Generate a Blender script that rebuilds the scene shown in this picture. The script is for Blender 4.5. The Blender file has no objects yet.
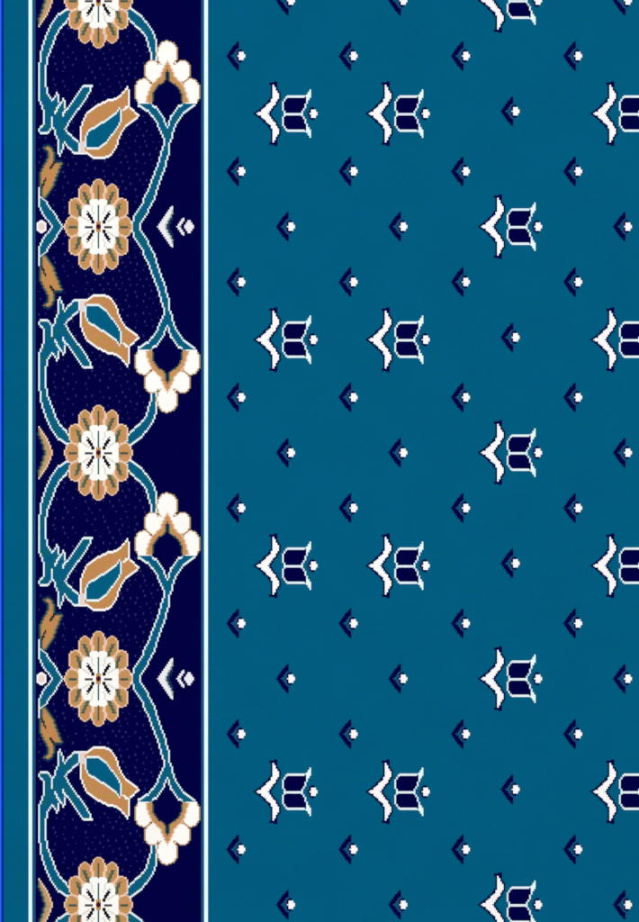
import bpy, math, random
random.seed(11)
C = bpy.context.scene.collection
S = 0.002                         # metres per pattern unit
KX, KY = 112.33/70, 226.0/192     # one knot of the weave, in pattern units
OX, YC = 1.0, 226.7               # lattice phase
OX = 98.4 - 60.5*KX
Y_TOP, Y_BOT = -55.0, 977.0       # the piece of carpet, in pattern units
X_L, X_R = -2.6, 662.0
ZT, ZB = 0.0007, -0.0012          # inlaid yarn: top and root height

def W(px, py): return ((px-319.5)*S, -(py-461.0)*S)
def cx(i): return OX+(i+.5)*KX
def cy(j): return YC+j*KY
def ci(x): return int(math.floor((x-OX)/KX))
def cj(y): return int(round((y-YC)/KY))

# ------------------------------------------------------------------ materials
def lin(c):
    return tuple(((v/255/12.92) if v/255 <= .04045 else ((v/255+.055)/1.055)**2.4) for v in c)
LIGHT = 1.2
def yarn(name, rgb, amp=.05, alt=None, mix=.0, alt2=None):
    m = bpy.data.materials.new(name); m.use_nodes = True
    nt = m.node_tree; N = nt.nodes; L = nt.links
    b = N['Principled BSDF']
    b.inputs['Roughness'].default_value = 1.0
    b.inputs['Specular IOR Level'].default_value = 0.02
    base = [v/LIGHT for v in lin(rgb)]
    geo = N.new('ShaderNodeNewGeometry')
    col = N.new('ShaderNodeRGB'); col.outputs[0].default_value = (*base, 1)
    out = col.outputs[0]
    for k, a in enumerate([alt, alt2]):          # dye wander between yarn batches
        if a is None: continue
        n = N.new('ShaderNodeTexNoise'); n.inputs['Scale'].default_value = 62+23*k
        n.inputs['Detail'].default_value = 2
        off = N.new('ShaderNodeVectorMath'); off.operation = 'ADD'; off.inputs[1].default_value = (3.1*k, 7.7*k, 0)
        L.new(geo.outputs['Position'], off.inputs[0]); L.new(off.outputs[0], n.inputs['Vector'])
        r = N.new('ShaderNodeMapRange'); r.inputs[1].default_value = .45; r.inputs[2].default_value = .68
        r.inputs[4].default_value = mix
        L.new(n.outputs['Fac'], r.inputs[0])
        mx = N.new('ShaderNodeMix'); mx.data_type = 'RGBA'
        mx.inputs[7].default_value = (*[v/LIGHT for v in lin(a)], 1)
        L.new(r.outputs[0], mx.inputs[0]); L.new(out, mx.inputs[6]); out = mx.outputs[2]
    # every knot its own slight shade
    sn = N.new('ShaderNodeVectorMath'); sn.operation = 'DIVIDE'; sn.inputs[1].default_value = (KX*S, KY*S, 1)
    fl = N.new('ShaderNodeVectorMath'); fl.operation = 'FLOOR'
    wn = N.new('ShaderNodeTexWhiteNoise'); wn.noise_dimensions = '2D'
    L.new(geo.outputs['Position'], sn.inputs[0]); L.new(sn.outputs[0], fl.inputs[0]); L.new(fl.outputs[0], wn.inputs['Vector'])
    big = N.new('ShaderNodeTexNoise'); big.inputs['Scale'].default_value = 9; big.inputs['Detail'].default_value = 5
    L.new(geo.outputs['Position'], big.inputs['Vector'])
    m1 = N.new('ShaderNodeMapRange'); m1.inputs[3].default_value = 1-amp; m1.inputs[4].default_value = 1+amp
    L.new(wn.outputs['Value'], m1.inputs[0])
    m2 = N.new('ShaderNodeMapRange'); m2.inputs[1].default_value = .3; m2.inputs[2].default_value = .7
    m2.inputs[3].default_value = .97; m2.inputs[4].default_value = 1.03
    L.new(big.outputs['Fac'], m2.inputs[0])
    mm = N.new('ShaderNodeMath'); mm.operation = 'MULTIPLY'
    L.new(m1.outputs[0], mm.inputs[0]); L.new(m2.outputs[0], mm.inputs[1])
    sc = N.new('ShaderNodeVectorMath'); sc.operation = 'SCALE'
    L.new(out, sc.inputs[0]); L.new(mm.outputs[0], sc.inputs['Scale'])
    L.new(sc.outputs[0], b.inputs['Base Color'])
    fib = N.new('ShaderNodeTexNoise'); fib.inputs['Scale'].default_value = 420; fib.inputs['Detail'].default_value = 3
    L.new(geo.outputs['Position'], fib.inputs['Vector'])
    bp = N.new('ShaderNodeBump'); bp.inputs['Strength'].default_value = .22; bp.inputs['Distance'].default_value = .0012
    L.new(fib.outputs['Fac'], bp.inputs['Height']); L.new(bp.outputs[0], b.inputs['Normal'])
    return m
M = {
 'teal':   yarn('teal_yarn', (0,93,128), .03, (0,95,123), .5, (0,90,134)),
 'stem':   yarn('stem_yarn', (8,95,124), .06, (14,98,108), 1, (0,88,140)),
 'navy':   yarn('navy_yarn', (0,0,66), .10),
 'fleck':  yarn('fleck_yarn', (42,37,104), .4),
 'white':  yarn('white_yarn', (252,250,250), .02),
 'chalk':  yarn('chalk_yarn', (226,220,212), .03),
 'cream':  yarn('cream_yarn', (255,253,248), .015),
 'icy':    yarn('icy_yarn', (226,242,250), .04, (240,250,240), .8),
 'stripe': yarn('stripe_yarn', (230,255,255), .015),
 'edging': yarn('edging_yarn', (24,80,124), .05),
 'tan':    yarn('tan_yarn', (196,138,82), .05, (200,132,92), .9, (184,144,74)),
 'petal':  yarn('petal_yarn', (200,146,92), .05, (206,140,100), .9, (184,146,80)),
 'peach':  yarn('peach_yarn', (236,202,178), .05, (240,190,150), .8),
 'blush':  yarn('blush_yarn', (234,212,206), .03),
 'olive':  yarn('olive_yarn', (108,114,78), .12, (76,112,96), .9),
 'sand':   yarn('sand_yarn', (186,154,108), .06, (200,150,110), .7),
 'moss':   yarn('moss_yarn', (62,92,84), .15, (90,88,60), .8),
 'gloom':  yarn('gloom_yarn', (44,48,52), .1),
 'ink':    yarn('ink_yarn', (14,10,34), .1),
 'slate':  yarn('slate_yarn', (74,76,78), .1),
 'sea':    yarn('sea_yarn', (30,110,106), .1),
 'maroon': yarn('maroon_yarn', (72,8,22), .1),
 'silver': yarn('silver_yarn', (238,237,244), .03),
 'grey':   yarn('grey_yarn', (172,184,172), .08, (120,150,150), .7),
 'murk':   yarn('murk_yarn', (18,46,82), .12),
 'dusk':   yarn('dusk_yarn', (28,72,124), .08),
 'blue':   yarn('bright_blue_yarn', (45,106,255), .02),
 'royal':  yarn('royal_blue_yarn', (0,42,158), .04),
 'jute':   yarn('jute_backing', (150,128,96), .1),
}

# ------------------------------------------------------------------ painting on the knot lattice
canvas = {}                        # cell -> (part key, colour)
def inside(x, y, P):
    c = False; n = len(P); j = n-1
    for i in range(n):
        xi, yi = P[i]; xj, yj = P[j]
        if (yi > y) != (yj > y) and x < (xj-xi)*(y-yi)/(yj-yi)+xi: c = not c
        j = i
    return c
def cells_poly(P):
    xs = [p[0] for p in P]; ys = [p[1] for p in P]
    return {(i, j) for i in range(ci(min(xs)), ci(max(xs))+1) for j in range(cj(min(ys))-1, cj(max(ys))+2)
            if inside(cx(i), cy(j)+1e-4, P)}
def cells_oval(x, y, rx, ry):
    return {(i, j) for i in range(ci(x-rx)-1, ci(x+rx)+2) for j in range(cj(y-ry)-1, cj(y+ry)+2)
            if ((cx(i)-x)/rx)**2+((cy(j)-y)/ry)**2 <= 1}
def cells_line(pts, w=1.0):
    out = set()
    for (x0, y0), (x1, y1) in zip(pts, pts[1:]):
        n = int(max(abs(x1-x0)/KX, abs(y1-y0)/KY)*3)+1
        for k in range(n+1):
            x = x0+(x1-x0)*k/n; y = y0+(y1-y0)*k/n
            if w <= 1: out.add((ci(x), cj(y)))
            else: out |= {c for c in cells_oval(x, y, w*.8, w*.8)} | {(ci(x), cj(y))}
    return out
NB = ((1,0),(-1,0),(0,1),(0,-1),(0,2),(0,-2))
def rim(Sx, nb=NB): return {(i, j) for (i, j) in Sx if any((i+a, j+b) not in Sx for a, b in nb)}
def put(cells, key, col):
    for c in cells:
        if Y_TOP < cy(c[1])-KY and cy(c[1])+KY < Y_BOT: canvas[c] = (key, col)

def mir(P, xm): return [(2*xm-x, y) for x, y in P]

# outlines of the border motifs, taken for the half repeat that runs down from YC
VINE_L = [(131.9,226.7),(131.9,231.3),(132.8,236.9),(136.3,241.9),(141.3,248.8),(143,254.4),(145.6,260),(148,265),(150,270),(152.5,277),(155.6,284.9),(158.8,294.3),(160.7,301.3),(162.7,307.6),(163,314.6),(160.7,319.3),(157.6,327),(155.6,331.9),(148.8,340.6),(143.8,343.8),(138.8,346.3),(136.9,349.4),(137.2,351.6)]
VINE_IN = [(150.6,351.2),(153,348.5),(156.3,346.9),(163.8,336.3),(166.4,329.4),(167.2,326.4),(168,329.4),(170.2,336.9),(178,347.5),(183,351)]
VINE_R = [(196.8,351.2),(195.6,347.5),(190,343.8),(183.8,340),(176.9,330),(174.4,324),(172.9,316),(169.9,310),(169.7,299),(167.4,293.5),(165.8,285.6),(162.7,277.8),(160,270),(157.5,262.5),(155,254.4),(152.5,250),(149.4,243.8),(148.8,240.6),(144.4,234.4),(140.6,230),(140.6,226.7)]
LEAFY = [(38.1,385),(38.5,353.5),(41,348),(43.1,341.3),(43.4,330),(38.9,325),(38.1,323),(40.3,319.6),(48.4,319.6),(51.8,325.6),(54.4,322.5),(55,318),(57,313),(57.5,300),(59.5,296.6),(62.5,301.3),(64.2,310),(68.1,304.4),(71,302.2),(74.4,299.3),(80.3,299.1),(80.3,310),(74.4,315.8),(67.5,322),(65.8,323.8),(70,331.3),(87.5,356.3),(90.6,362.5),(92.8,368.4),(83,368.4),(70,349.4),(66.4,344),(65.6,352),(63.2,355.6),(61.9,352.5),(59.6,350.5),(58.8,358.5),(56.6,361.6),(55,358),(51.9,353.8),(48.4,360),(48.1,365),(46.6,366.3),(46.8,387.5),(48.4,395.6),(50.3,401),(53.8,410),(56.3,417.5),(60,423.8),(66.3,430),(72.5,440.5),(74,447),(65.6,444.6),(58.1,439.7),(49.7,427.5),(46.6,420.6),(44.7,416.3),(41.6,407),(40,399.4),(39.7,392),(38.1,390)]
STEM_R = [(126.1,440.6),(126.9,436),(130.6,430.6),(136.3,426),(140,423),(145,416.9),(147.5,408.8),(150,400.6),(150.3,390),(157,390),(157.3,403),(156.6,413),(154.4,420),(150,426.9),(145.6,433),(141.9,437.5),(135.6,441.9),(130.6,445.8),(124,448)]
BUD = [(80.3,299.1),(86.9,299.5),(89.4,298),(93,294.4),(105.2,294.3),(109.4,296.7),(113,300),(117.5,307.5),(120,317),(125,325),(129.2,329),(135,332.5),(139.6,337.5),(136.9,340.3),(131.9,345.5),(128.6,346.2),(129.6,348),(129.6,363),(127.2,367),(125,363.8),(120.6,359),(116.3,355.2),(108.8,354.6),(103.8,351.9),(99.4,350),(91.3,345),(88.1,342.5),(84.4,337),(81.9,331),(80,325)]
BUD_IN = [(87.5,303.6),(98.8,303.6),(102.5,307),(106.3,309.4),(112.5,318),(118,326),(121,330.5),(121.9,341.3),(119.4,346.2),(115,340.5),(109.4,336.6),(103.8,332.8),(95,327.7),(88,323),(85.4,317),(84.6,310.6),(85.4,306.5)]
FLAME = [(41.5,254.6),(45.6,255.4),(49,260.5),(52.6,265.5),(55.5,273.2),(58.3,280.3),(60.6,287.3),(62.8,290),(57.5,291.4),(54.6,291.2),(55,297.2),(52.8,304),(48.6,307.8),(43,305.8),(47,302.4),(48.6,298.6),(46.6,293),(43.2,287.3),(40.2,280.3),(39.2,274.6),(39.2,268),(41.2,265.5),(40.8,259)]
ARC = [(38.2,425.2),(41.9,430),(46.3,436.9),(49.7,443),(51.3,448.8),(53,452.7),(44.6,452.9),(43,446),(40.6,439),(38.2,433)]
BRK = [(38.0,187.2),(39.7,187.2),(39.9,196),(44.2,199.4),(46,200),(49.6,206.3),(53.9,211.9),(58.9,219.4),(63.6,226.7),(58.9,234),(53.9,241.5),(49.6,247.1),(46,253.4),(44.2,254),(39.9,257.4),(39.7,266.2),(38.0,266.2),(38.0,248.9),(40,244.6),(41.9,239.6),(46.9,232.8),(51.7,226.7),(46.9,220.6),(41.9,213.8),(40,208.8),(38.0,204.5)]
WCHEV = [(157.2,226.7),(171.6,206.0),(172.9,206.0),(173.3,212.5),(169.6,219.5),(166,226.7),(169.6,233.9),(173.3,240.9),(172.9,247.4),(171.6,247.4)]
SCHEV = [(176.6,226.7),(182.6,217.6),(183.9,217.6),(183.9,220.2),(180.0,226.7),(183.9,233.2),(183.9,235.8),(182.6,235.8)]
DIAM = [(183.6,226.7),(186.6,222.2),(188.9,219.2),(194,226.7),(188.9,234.2),(186.6,231.2)]

def half(A, d, tag):
    """paint the half repeat that starts at the mirror line A and runs down (d=1) or up (d=-1)"""
    def T(P): return [(x, A+d*(y-226.7)) for x, y in P]
    def O(x, y, rx, ry): return cells_oval(x, A+d*(y-226.7), rx, ry)
    # flecked ground first: only where nothing else gets painted
    # stem from the rosette to the palmette
    s = cells_poly(T(STEM_R)); k = ('flower_stem', tag)
    put(s, k, 'stem'); put(rim(s), k, 'icy')
    if tag[1] == 'stems only':
        s = cells_poly(T(LEAFY)); k = ('leafy_stem', tag)
        put(s, k, 'stem'); put(rim(s), k, 'icy')
        return
    # palmette
    k = ('palmette', tag)
    xm = 167.3
    th = [(145.6,350.6),(146.6,358),(148.6,364),(151.6,370),(156.6,374.2),(159.8,377),(161.0,382),(164,388),(167.3,394)]
    th = th+[(2*xm-x, y) for x, y in reversed(th[:-1])]
    eye = [(152.4,350.6),(152.2,358),(153.2,362),(155.8,366.4),(159.2,369.2),(162.8,370.6),(164.4,373),(165.2,381),(167.3,384.6)]
    eye = eye+[(2*xm-x, y) for x, y in reversed(eye[:-1])]
    lobes = [O(143.6,361.6,9.9,13.6), O(191,361.6,9.9,13.6), O(152.3,382.4,8.8,11.3), O(182.4,382.4,8.8,11.3), O(167.3,399.6,11.3,13.2)]
    top = A+d*(349.4-226.7)
    put(cells_poly(T([(152,374),(182.6,374),(178,388),(172,396),(162.6,396),(156.6,388)])), k, 'cream')
    for n, lb in enumerate(lobes):
        lb = {c for c in lb if (cy(c[1])-top)*d > 0}
        lk = ('palmette', tag, 'lobe', n)
        put(lb, lk, 'cream'); put({c for c in rim(lb, NB[:4]) if (cy(c[1])-top)*d > 3 and not (abs(cx(c[0])-xm) < 14.5 and (cy(c[1])-top)*d < 39)}, lk, 'sand')
    t = cells_poly(T(th)); put(t, k, 'petal')
    put({c for c in rim(t, NB[:4]) if (cy(c[1])-top)*d > 3}, k, 'peach')
    e = cells_poly(T(eye)); ek = ('palmette', tag, 'eye', 0)
    er = {c for c in rim(e, NB[:4]) if (cy(c[1])-top)*d > 3}
    put(er, ek, 'moss'); put(e-er, ek, 'navy')
    # leafy stem
    s = cells_poly(T(LEAFY)); k = ('leafy_stem', tag)
    put(s, k, 'stem'); put(rim(s), k, 'icy')
    for ln in ([(54.7,339.2),(57,344),(60,349),(62.6,354)], [(62.4,337),(63.4,340),(66,344)], [(52,326),(52,336)], [(55.4,341),(58,346.5)]):
        put(cells_line(T(ln)) & s, k, 'icy')
    # bud
    k = ('tulip_bud', tag)
    s = cells_poly(T(BUD)); put(s, k, 'tan'); put(rim(s), k, 'white')
    put(cells_poly(T([(80.3,300.5),(85.8,300.5),(85.2,306),(84.9,311.5),(80.3,311.5)])), k, 'blush')
    nl = cells_line(T([(128.3,346.2),(125.5,344.8),(122.8,343.2)])); put(nl, k, 'peach'); put({c for c in nl if cx(c[0]) > 124}, k, 'white'); put({(i, j+(1 if d > 0 else -1)) for i, j in nl if cx(i) > 125.5}, k, 'white')
    s = cells_poly(T(BUD_IN)); k2 = ('tulip_bud', tag, 'inner_petal', 0)
    put(s, k2, 'teal'); put(rim(s), k2, 'icy')
    # flame leaf
    k = ('flame_leaf', tag)
    s = cells_poly(T(FLAME)); put({(i+a, j+b) for i, j in s for a, b in NB}-s-set(canvas), k, 'murk'); put(s, k, 'tan'); put(rim(s, NB[:4]), k, 'olive')
    for ln in ([(41,265),(43.4,270),(45.6,275.5)], [(50.5,285.6),(52.4,288.4),(54.4,292)]): sl = cells_line(T(ln)); put(sl | {(i, j+1) for i, j in sl}, k, 'gloom')

def vine(A, tag):
    def up(P): return [(x, 2*A-y) for x, y in P]
    sh = [(x, y-226.7+A) for x, y in VINE_L+VINE_IN+list(VINE_R)]
    s = cells_poly(sh) | cells_poly(up(sh))
    k = ('vine', tag); put(s, k, 'stem'); put(rim(s, NB[:4]), k, 'grey'); put({c for c in rim(s) if abs(cy(c[1])-A) < 122.4}, k, 'icy')

def rosette(Y, tag):
    X = 98.4
    k = ('rosette', tag)
    put(cells_oval(X, Y, 34*.68, 47.5*.68), k, 'cream')
    for n in range(12):
        a = math.radians(30*n); ux, uy = math.sin(a), -math.cos(a)
        Sx = set()
        for i in range(ci(X-36), ci(X+36)+1):
            for j in range(cj(Y-50), cj(Y+50)+1):
                u, v = (cx(i)-X)/34.0, (cy(j)-Y)/47.6
                r = u*ux+v*uy; t = -u*uy+v*ux
                q = (r-.775)/.232; w = t/.218
                ang = math.atan2(t, r)
                if abs(q)**2.0+abs(w)**(1.75 if q > 0 else 2.4) <= 1 and abs(ang) <= math.radians(15.02): Sx.add((i, j))
        pk = ('rosette', tag, 'petal', n)
        rm = rim(Sx, NB[:4])
        put(Sx, pk, 'petal'); put(rm, pk, 'peach')
        put({c for c in rm if ((cx(c[0])-X)/34)**2+((cy(c[1])-Y)/47.6)**2 < .60**2}, pk, 'cream')
        m = n % 6 if n <= 6 else n
        quad = [(0,[(0,-.86),(0,-.57)]),(1,[(.45,-.726),(.37,-.6),(.29,-.463)]),(2,[(.65,-.476),(.58,-.36),(.523,-.2)]),(3,[(.64,0),(.83,0)]),
                (4,[(.65,.476),(.58,.36),(.523,.2)]),(5,[(.45,.726),(.37,.6),(.29,.463)]),(6,[(0,.86),(0,.57)])]
        if n <= 6: pts = quad[n][1]
        else: pts = [(-x, y) for x, y in quad[12-n][1]]
        P = [(X+x*34, Y+y*47.6) for x, y in pts]
        ln = cells_line(P)
        if n in (3, 9): ln |= {(i, j+1) for i, j in ln}
        if n not in (0, 3, 6, 9): put({(i+(1 if n < 6 else -1)*(1 if n in (4,5,7,8) else -1), j) for i, j in ln} & Sx - rm, pk, 'olive')
        put(ln & Sx, pk, 'moss')
    for sx in (1, -1):
        for sy in (1, -1):
            for p, q in (((5, 12.5), (7.6, 22)), ((9, 4.6), (16, 9.8))):
                put(cells_line([(X+sx*p[0], Y+sy*p[1]), (X+sx*q[0], Y+sy*q[1])]), k, 'chalk')
    st = 0
    for sx, sy in ((1,1),(1,-1),(-1,1),(-1,-1)):
        sk = ('rosette', tag, 'stamen', st); st += 1
        ln = cells_line([(X+sx*4.2, Y+sy*4.0), (X+sx*10.8, Y+sy*15.2)])
        put(ln | {(i+sx, j) for i, j in ln if abs(cy(j)-Y) < 13.2}, sk, 'ink')
    for sx in (1, -1):
        sk = ('rosette', tag, 'stamen', st); st += 1
        ln = cells_line([(X+sx*6.4, Y), (X+sx*13.2, Y)])
        put(ln | {(i, j+1) for i, j in ln}, sk, 'slate')
    for sy in (1, -1):
        sk = ('rosette', tag, 'stamen', st); st += 1
        put(cells_line([(X, Y+sy*6), (X, Y+sy*21.5)]), sk, 'sea')
    pk = ('rosette', tag, 'pistil', 0)
    put(cells_oval(X, Y, 3.0, 5.6), pk, 'petal'); put(cells_oval(X, Y, 2.4, 2.6), pk, 'maroon')

def bracket(A, tag):
    s = cells_poly([(x, y-226.7+A) for x, y in BRK]); k = ('chevron', tag)
    put(s, k, 'stem'); put(rim(s, NB[:4]), k, 'icy')
    k = ('pearl', tag); s = cells_oval(41.6, A, 5.2, 6.5)
    put(s, k, 'blush'); put(rim(s), k, 'white')
    k = ('white_chevron', tag); s = cells_poly([(x, y-226.7+A) for x, y in WCHEV])
    put({(i+1, j) for i, j in s if abs(cy(j)-A) < 13}, k, 'murk'); put({(i+2, j) for i, j in s if abs(cy(j)-A) < 9}-{(i+1, j) for i, j in s}, k, 'murk')
    put(s, k, 'silver')
    put({c for c in s if (c[0]+1, c[1]) not in s and abs(cy(c[1])-A) < 17}, k, 'grey')
    put(cells_poly([(x, y-226.7+A) for x, y in SCHEV]), ('small_chevron', tag), 'silver')
    put(cells_poly([(x, y-226.7+A) for x, y in DIAM]), ('diamond', tag), 'silver')

def arc(B, tag):
    P = [(x, y-452.7+B) for x, y in ARC]; Q = [(x, 2*B-y) for x, y in P]
    s = cells_poly(P) | cells_poly(Q); k = ('crescent', tag)
    put({(i-1, j) for i, j in s if abs(cy(j)-B) < 20}-s, k, 'murk')
    put(s, k, 'sand')
    put({c for c in s if (c[0]-1, c[1]) not in s}, k, 'olive')
    put({c for c in s if (c[0]+1, c[1]) not in s}, k, 'peach')

PER = 452.0
for a in (0, 1): vine(YC+a*PER, a)
n = 0
for a in (0, 1):
    for d in (1, -1):
        half(YC+a*PER, d, (n, 'whole')); n += 1
half(YC+2*PER, -1, (n, 'stems only'))
half(YC-PER, 1, (n+1, 'stems only'))
for a in (0, 1): bracket(YC+a*PER, a)
for b in (0, 1, 2): arc(YC-226+b*PER, b)
for r in range(5): rosette(YC-226+r*226, r)

# ------------------------------------------------------------------ field motifs
CROOK = [(257.0,339.7),(257.0,338.6),(260.2,338.2),(261.4,336.2),(266.0,332.4),(271.0,327.0),(272.2,323.6),(272.6,320.2),(272.6,316.5),(272.6,310.4),(274.1,310.4),(274.2,313.0),(275.7,313.2),(275.8,316.2),(277.3,316.4),(277.4,319.0),(278.9,319.2),(278.7,324.4),(276.4,327.6),(275.0,330.4),(271.0,335.2),(268.4,339.7)]
CAP = [(268.2,308.6),(277.0,307.6),(277.4,314),(270.8,316.5),(270.6,311.6)]
BLOOM = [(282.6,328),(283.6,325.6),(287.3,322),(305.4,321.8),(309.2,317),(310.6,323.8),(307.9,327.5),(305.2,335),(302.4,339.7),(285.3,339.7),(282.6,336.3)]
CHV = [(275.8,452.7),(287.0,437.9),(288.6,437.9),(288.6,443.8),(281.2,452.7)]
def sym(P, Y): return [(x, Y+(y-P[0][1])) for x, y in P], [(x, Y-(y-P[0][1])) for x, y in P]
def star(X, Y):
    a, b = ci(X), cj(Y)
    s = {(a+p, b+q) for p in (-1, 0, 1) for q in range(-3, 4)} | {(a-2, b), (a+2, b), (a+2, b+1), (a+2, b-1)}
    return s
def tulip(DX, Y, tag):
    def U(P): return [(x+DX, y-339.7+Y) for x, y in P]
    def Dn(P): return [(x, 2*Y-y) for x, y in U(P)]
    w = cells_poly(U(CROOK)) | cells_poly(Dn(CROOK)); cap = cells_poly(U(CAP)) | cells_poly(Dn(CAP))
    lk = ('tulip', tag, 'leaf', 0)
    halo = {(i+a, j+b) for i, j in w for a in (-1,0,1) for b in (-1,0,1)} | {(i, j+b) for i, j in w for b in (-2, 2)} | {(i-2, j) for i, j in w if abs(cy(j)-Y) < 14} | cap
    put(halo, lk, 'navy'); put(w, lk, 'white')
    b = cells_poly(U(BLOOM)) | cells_poly(Dn(BLOOM)) | {(i, cj(Y)) for i in range(ci(285.3+DX), ci(302.4+DX)+1)}
    k = ('tulip', tag)
    put(b, k, 'navy'); put(rim(b, NB[:4]) | {(i, j) for i, j in b if cx(i) < 304.5+DX and ((i, j+2) not in b or (i, j-2) not in b)}, k, 'icy')
    tp = [(306.2,326.5),(306.2,322.6),(307.9,321.4),(307.9,318.6),(309.4,318.4),(309.5,315.6),(311,315.6),(311,321.0),(309.3,321.4),(309.2,326),(307.8,327.5)]
    tips = cells_poly(U(tp)) | cells_poly(Dn(tp))
    put(tips, k, 'stripe')
    mid = {(i, cj(Y)+q) for i in range(ci(286+DX), ci(301.6+DX)+1) for q in (0, 1)}
    put(mid & b, k, 'icy')
    dk = ('tulip', tag, 'dot', 0)
    put({c for c in cells_oval(312.4+DX, Y, 5.0, 6.0) if cx(c[0]) < 314.5+DX}, dk, 'dusk')
    put({c for c in cells_oval(313.0+DX, Y, 4.5, 6.5) if cx(c[0]) < 314.6+DX}, dk, 'navy')
    put(star(314+DX, Y), dk, 'white')
def sprig(DX, Y, tag):
    P = [(x+DX, y-452.7+Y) for x, y in CHV]
    s = cells_poly(P) | cells_poly([(x, 2*Y-y) for x, y in P]) | {(ci(q+DX), cj(Y)) for q in (277, 278.6, 280)}
    k = ('sprig', tag)
    ed = {(i+1, j) for i, j in s}-s
    put({c for c in ed if abs(cy(c[1])-Y) < 10}, k, 'edging')
    put(s, k, 'navy')
    dk = ('sprig', tag, 'dot', 0)
    put({c for c in cells_oval(289.6+DX, Y, 5.0, 6.4) if cx(c[0]) < 291+DX} - s, dk, 'dusk')
    put({c for c in cells_oval(290.6+DX, Y, 4.5, 6.5) if cx(c[0]) < 292.2+DX} - s, dk, 'navy')
    put(star(291.6+DX, Y), dk, 'white')
tn = sn_ = 0
DXC = 70*KX
for c in range(4):
    for r in range(9):
        Y = YC-226+113*r
        big = (r % 2 == 1) if c != 2 else (r % 2 == 0)
        if c == 2 and not big: Y -= 2*KY
        if big: tulip(c*DXC, Y, tn); tn += 1
        else: sprig(c*DXC, Y, sn_); sn_ += 1
    for r in range(5):
        for s_ in (-47, 47):
            Y = YC-226+226*r+s_*KY
            if -10 < Y < 932:
                sprig(-31*KX+c*DXC, Y, sn_); sn_ += 1

# ------------------------------------------------------------------ geometry
def link(name, me, parent=None):
    o = bpy.data.objects.new(name, me); C.objects.link(o)
    if parent: o.parent = parent
    return o
carpet = bpy.data.objects.new('carpet', None); C.objects.link(carpet)
carpet['label'] = 'teal woven carpet with a navy floral border along its left edge'
carpet['category'] = 'carpet'

def slab(name, x0, x1, mats, z0=-.0075, z1=0., parent=None, bevel=0):
    (a, t), (b, u) = W(x0, Y_TOP), W(x1, Y_BOT)
    v = [(a,u,z0),(b,u,z0),(b,t,z0),(a,t,z0),(a,u,z1),(b,u,z1),(b,t,z1),(a,t,z1)]
    f = [(3,2,1,0),(4,5,6,7),(0,1,5,4),(1,2,6,5),(2,3,7,6),(3,0,4,7)]
    me = bpy.data.meshes.new(name); me.from_pydata(v, [], f)
    me.materials.append(M[mats]); return link(name, me, parent or carpet)
def tube(name, xc, r, zc, mat, parent):
    x, t = W(xc, Y_TOP); _, u = W(xc, Y_BOT)
    n, sg = 14, 260
    v = []; f = []
    for s in range(sg+1):
        y = t+(u-t)*s/sg
        rr = r*S*(1+.03*math.sin(s*1.9))
        for q in range(n):
            a = 2*math.pi*q/n; v.append((x+rr*math.cos(a), y, zc+rr*math.sin(a)))
    for s in range(sg):
        for q in range(n):
            f.append((s*n+q, s*n+(q+1) % n, (s+1)*n+(q+1) % n, (s+1)*n+q))
    f.append(tuple(range(n-1, -1, -1))); f.append(tuple(sg*n+q for q in range(n)))
    me = bpy.data.meshes.new(name); me.from_pydata(v, [], f)
    for p in me.polygons: p.use_smooth = True
    me.materials.append(M[mat]); return link(name, me, parent)

slab('backing', 0, X_R-2, 'jute', -.0105, -.0078)
bind = tube('edge_binding', -.6, 2.3, -.0036, 'blue', carpet)
tube('binding_cord', 2.7, 1.1, -.0012, 'royal', bind)
slab('selvage', 3.2, 28.5, 'teal')
g = slab('guard_stripe', 28.5, 32.1, 'stripe', z1=.0004); slab('stripe_edging', 32.1, 35.4, 'edging', parent=g)
g = slab('guard_stripe', 204.1, 207.9, 'stripe', z1=.0004); slab('stripe_edging', 201.1, 204.1, 'edging', parent=g)
fld = slab('field', 207.9, X_R, 'teal')

# the navy border band, with its scattered single knots of paler yarn
band = slab('border_band', 35.4, 201.1, 'navy')
area = [(38.5,262),(47,250),(58,236),(66,226.7),(131,226.7)]+VINE_L[1:21]+[(134,352),(133,362),(135,374),(143,384),(147,396),(148,404),(145,414),(136,425),(126,436),(72,436),(66,429),(60,423),(54,410),(50,400),(47,388),(47,360),(55,362),(52,330),(38.5,318)]
flecks = set()
rows = {}
for col in range(ci(39), ci(165)):
    if random.random() < .42: continue
    j = cj(-20)+random.randint(0, 9)
    while j < cj(940):
        near = any(abs(j-q) < 4 for w_ in (1, 2, 3) for q in rows.get(col-w_, []))
        if not near:
            rows.setdefault(col, []).append(j)
            y = cy(j); m = (y-YC) % PER
            m = m if m <= 226 else PER-m
            if inside(cx(col), 226.7+m, area):
                flecks.add((col, j))
                if random.random() < .55: flecks.add((col, j+1))
            j += random.choice((8, 10, 11, 13, 16, 19))
        else: j += random.randint(2, 4)
flecks = {c for c in flecks if not any((c[0]+a, c[1]+b) in canvas for a in (-1,0,1) for b in (-1,0,1))}

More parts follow.
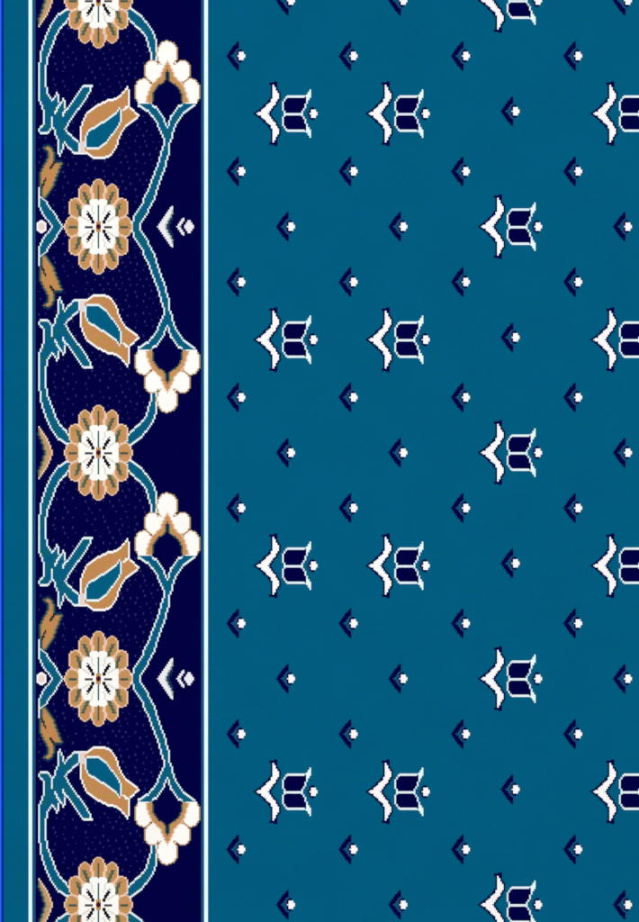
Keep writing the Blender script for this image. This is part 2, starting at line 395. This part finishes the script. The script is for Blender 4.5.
def knot_mesh(name, cells, i0, j0):
    """cells: {(i, j): colour} -> one mesh of raised knots about the lattice point (i0, j0)"""
    cols = sorted(set(cells.values())); slot = {c: q for q, c in enumerate(cols)}
    V = []; idx = {}; F = []; MI = []
    def vt(i, j, z):
        key = (i, j, z)
        if key not in idx:
            idx[key] = len(V); V.append(((i-i0)*KX*S, -(j-j0)*KY*S, ZT if z else ZB))
        return idx[key]
    for (i, j), c in cells.items():
        F.append((vt(i,j,1), vt(i,j+1,1), vt(i+1,j+1,1), vt(i+1,j,1))); MI.append(slot[c])
        for (a, b), (p, q) in (((-1,0),((i,j),(i,j+1))), ((0,1),((i,j+1),(i+1,j+1))), ((1,0),((i+1,j+1),(i+1,j))), ((0,-1),((i+1,j),(i,j)))):
            if (i+a, j+b) not in cells:
                F.append((vt(*p,1), vt(*p,0), vt(*q,0), vt(*q,1))); MI.append(slot[c])
    me = bpy.data.meshes.new(name); me.from_pydata(V, [], F)
    for c in cols: me.materials.append(M[c])
    me.polygons.foreach_set('material_index', MI); me.update()
    return me
def corner(i, j): return W(OX+i*KX, YC+(j-.5)*KY)

groups = {}
for c, (k, col) in canvas.items(): groups.setdefault(k, {})[c] = col
LBL = {'chevron': 'teal chevron edged in pale yarn', 'crescent': 'tan crescent against the inner edge of the stripe',
       'flame_leaf': 'tan flame shaped leaf', 'leafy_stem': 'teal stem with jagged leaves', 'tulip_bud': 'tan tulip bud with teal heart'}
cache = {}; made = {}
for k in sorted(groups, key=lambda q: (len(q), str(q))):
    cells = groups[k]
    i0 = min(i for i, j in cells); j0 = min(j for i, j in cells)
    name = k[0] if len(k) == 2 else k[2]
    sig = (name, frozenset(((i-i0, j-j0), c) for (i, j), c in cells.items()))
    if sig not in cache: cache[sig] = knot_mesh(name, {(i-i0, j-j0): c for (i, j), c in cells.items()}, 0, 0)
    parent = carpet if len(k) == 2 else made[k[:2]]
    o = bpy.data.objects.new(name, cache[sig]); C.objects.link(o); o.parent = parent
    x, y = corner(i0, j0)
    px, py, _ = (0, 0, 0) if len(k) == 2 else parent.location
    o.location = (x-px, y-py, 0)
    if len(k) == 2: made[k] = o
    if name in LBL: o['label'] = LBL[name]
fx = link('fleck', knot_mesh('fleck', {c: 'fleck' for c in flecks}, 0, 0), band)
x, y = corner(0, 0); fx.location = (x, y, -.0004); fx['kind'] = 'stuff'

# ------------------------------------------------------------------ floor under the carpet
fm = bpy.data.materials.new('floor_concrete'); fm.use_nodes = True
nt = fm.node_tree; b = nt.nodes['Principled BSDF']; b.inputs['Roughness'].default_value = .85
nz = nt.nodes.new('ShaderNodeTexNoise'); nz.inputs['Scale'].default_value = 7; nz.inputs['Detail'].default_value = 8
cr = nt.nodes.new('ShaderNodeValToRGB'); cr.color_ramp.elements[0].color = (.30,.29,.28,1); cr.color_ramp.elements[1].color = (.42,.41,.39,1)
nt.links.new(nz.outputs['Fac'], cr.inputs[0]); nt.links.new(cr.outputs[0], b.inputs['Base Color'])
me = bpy.data.meshes.new('floor')
me.from_pydata([(-4,-4,-.0115),(4,-4,-.0115),(4,4,-.0115),(-4,4,-.0115)], [], [(0,1,2,3)]); me.materials.append(fm)
fl = link('floor', me); fl['kind'] = 'structure'

# ------------------------------------------------------------------ light, camera
w = bpy.data.worlds.new('World'); bpy.context.scene.world = w; w.use_nodes = True
bg = w.node_tree.nodes['Background']; bg.inputs[0].default_value = (1,1,1,1); bg.inputs[1].default_value = .515
ld = bpy.data.lights.new('ceiling_softbox', 'AREA'); ld.shape = 'SQUARE'; ld.size = 7; ld.energy = 354
lo = bpy.data.objects.new('ceiling_softbox', ld); C.objects.link(lo); lo.location = (-.6, .6, 6.0)
sc = bpy.context.scene
cd = bpy.data.cameras.new('camera'); co = bpy.data.objects.new('camera', cd); C.objects.link(co)
D = 3.4
co.location = (0, 0, D); cd.sensor_fit = 'VERTICAL'; cd.angle_y = 2*math.atan(.922/D)
cd.clip_end = 100; sc.camera = co
sc.view_settings.view_transform = 'Standard'; sc.view_settings.look = 'None'
sc.view_settings.exposure = 0; sc.view_settings.gamma = 1
sc.cycles.use_denoising = False; sc.cycles.filter_width = 1.7
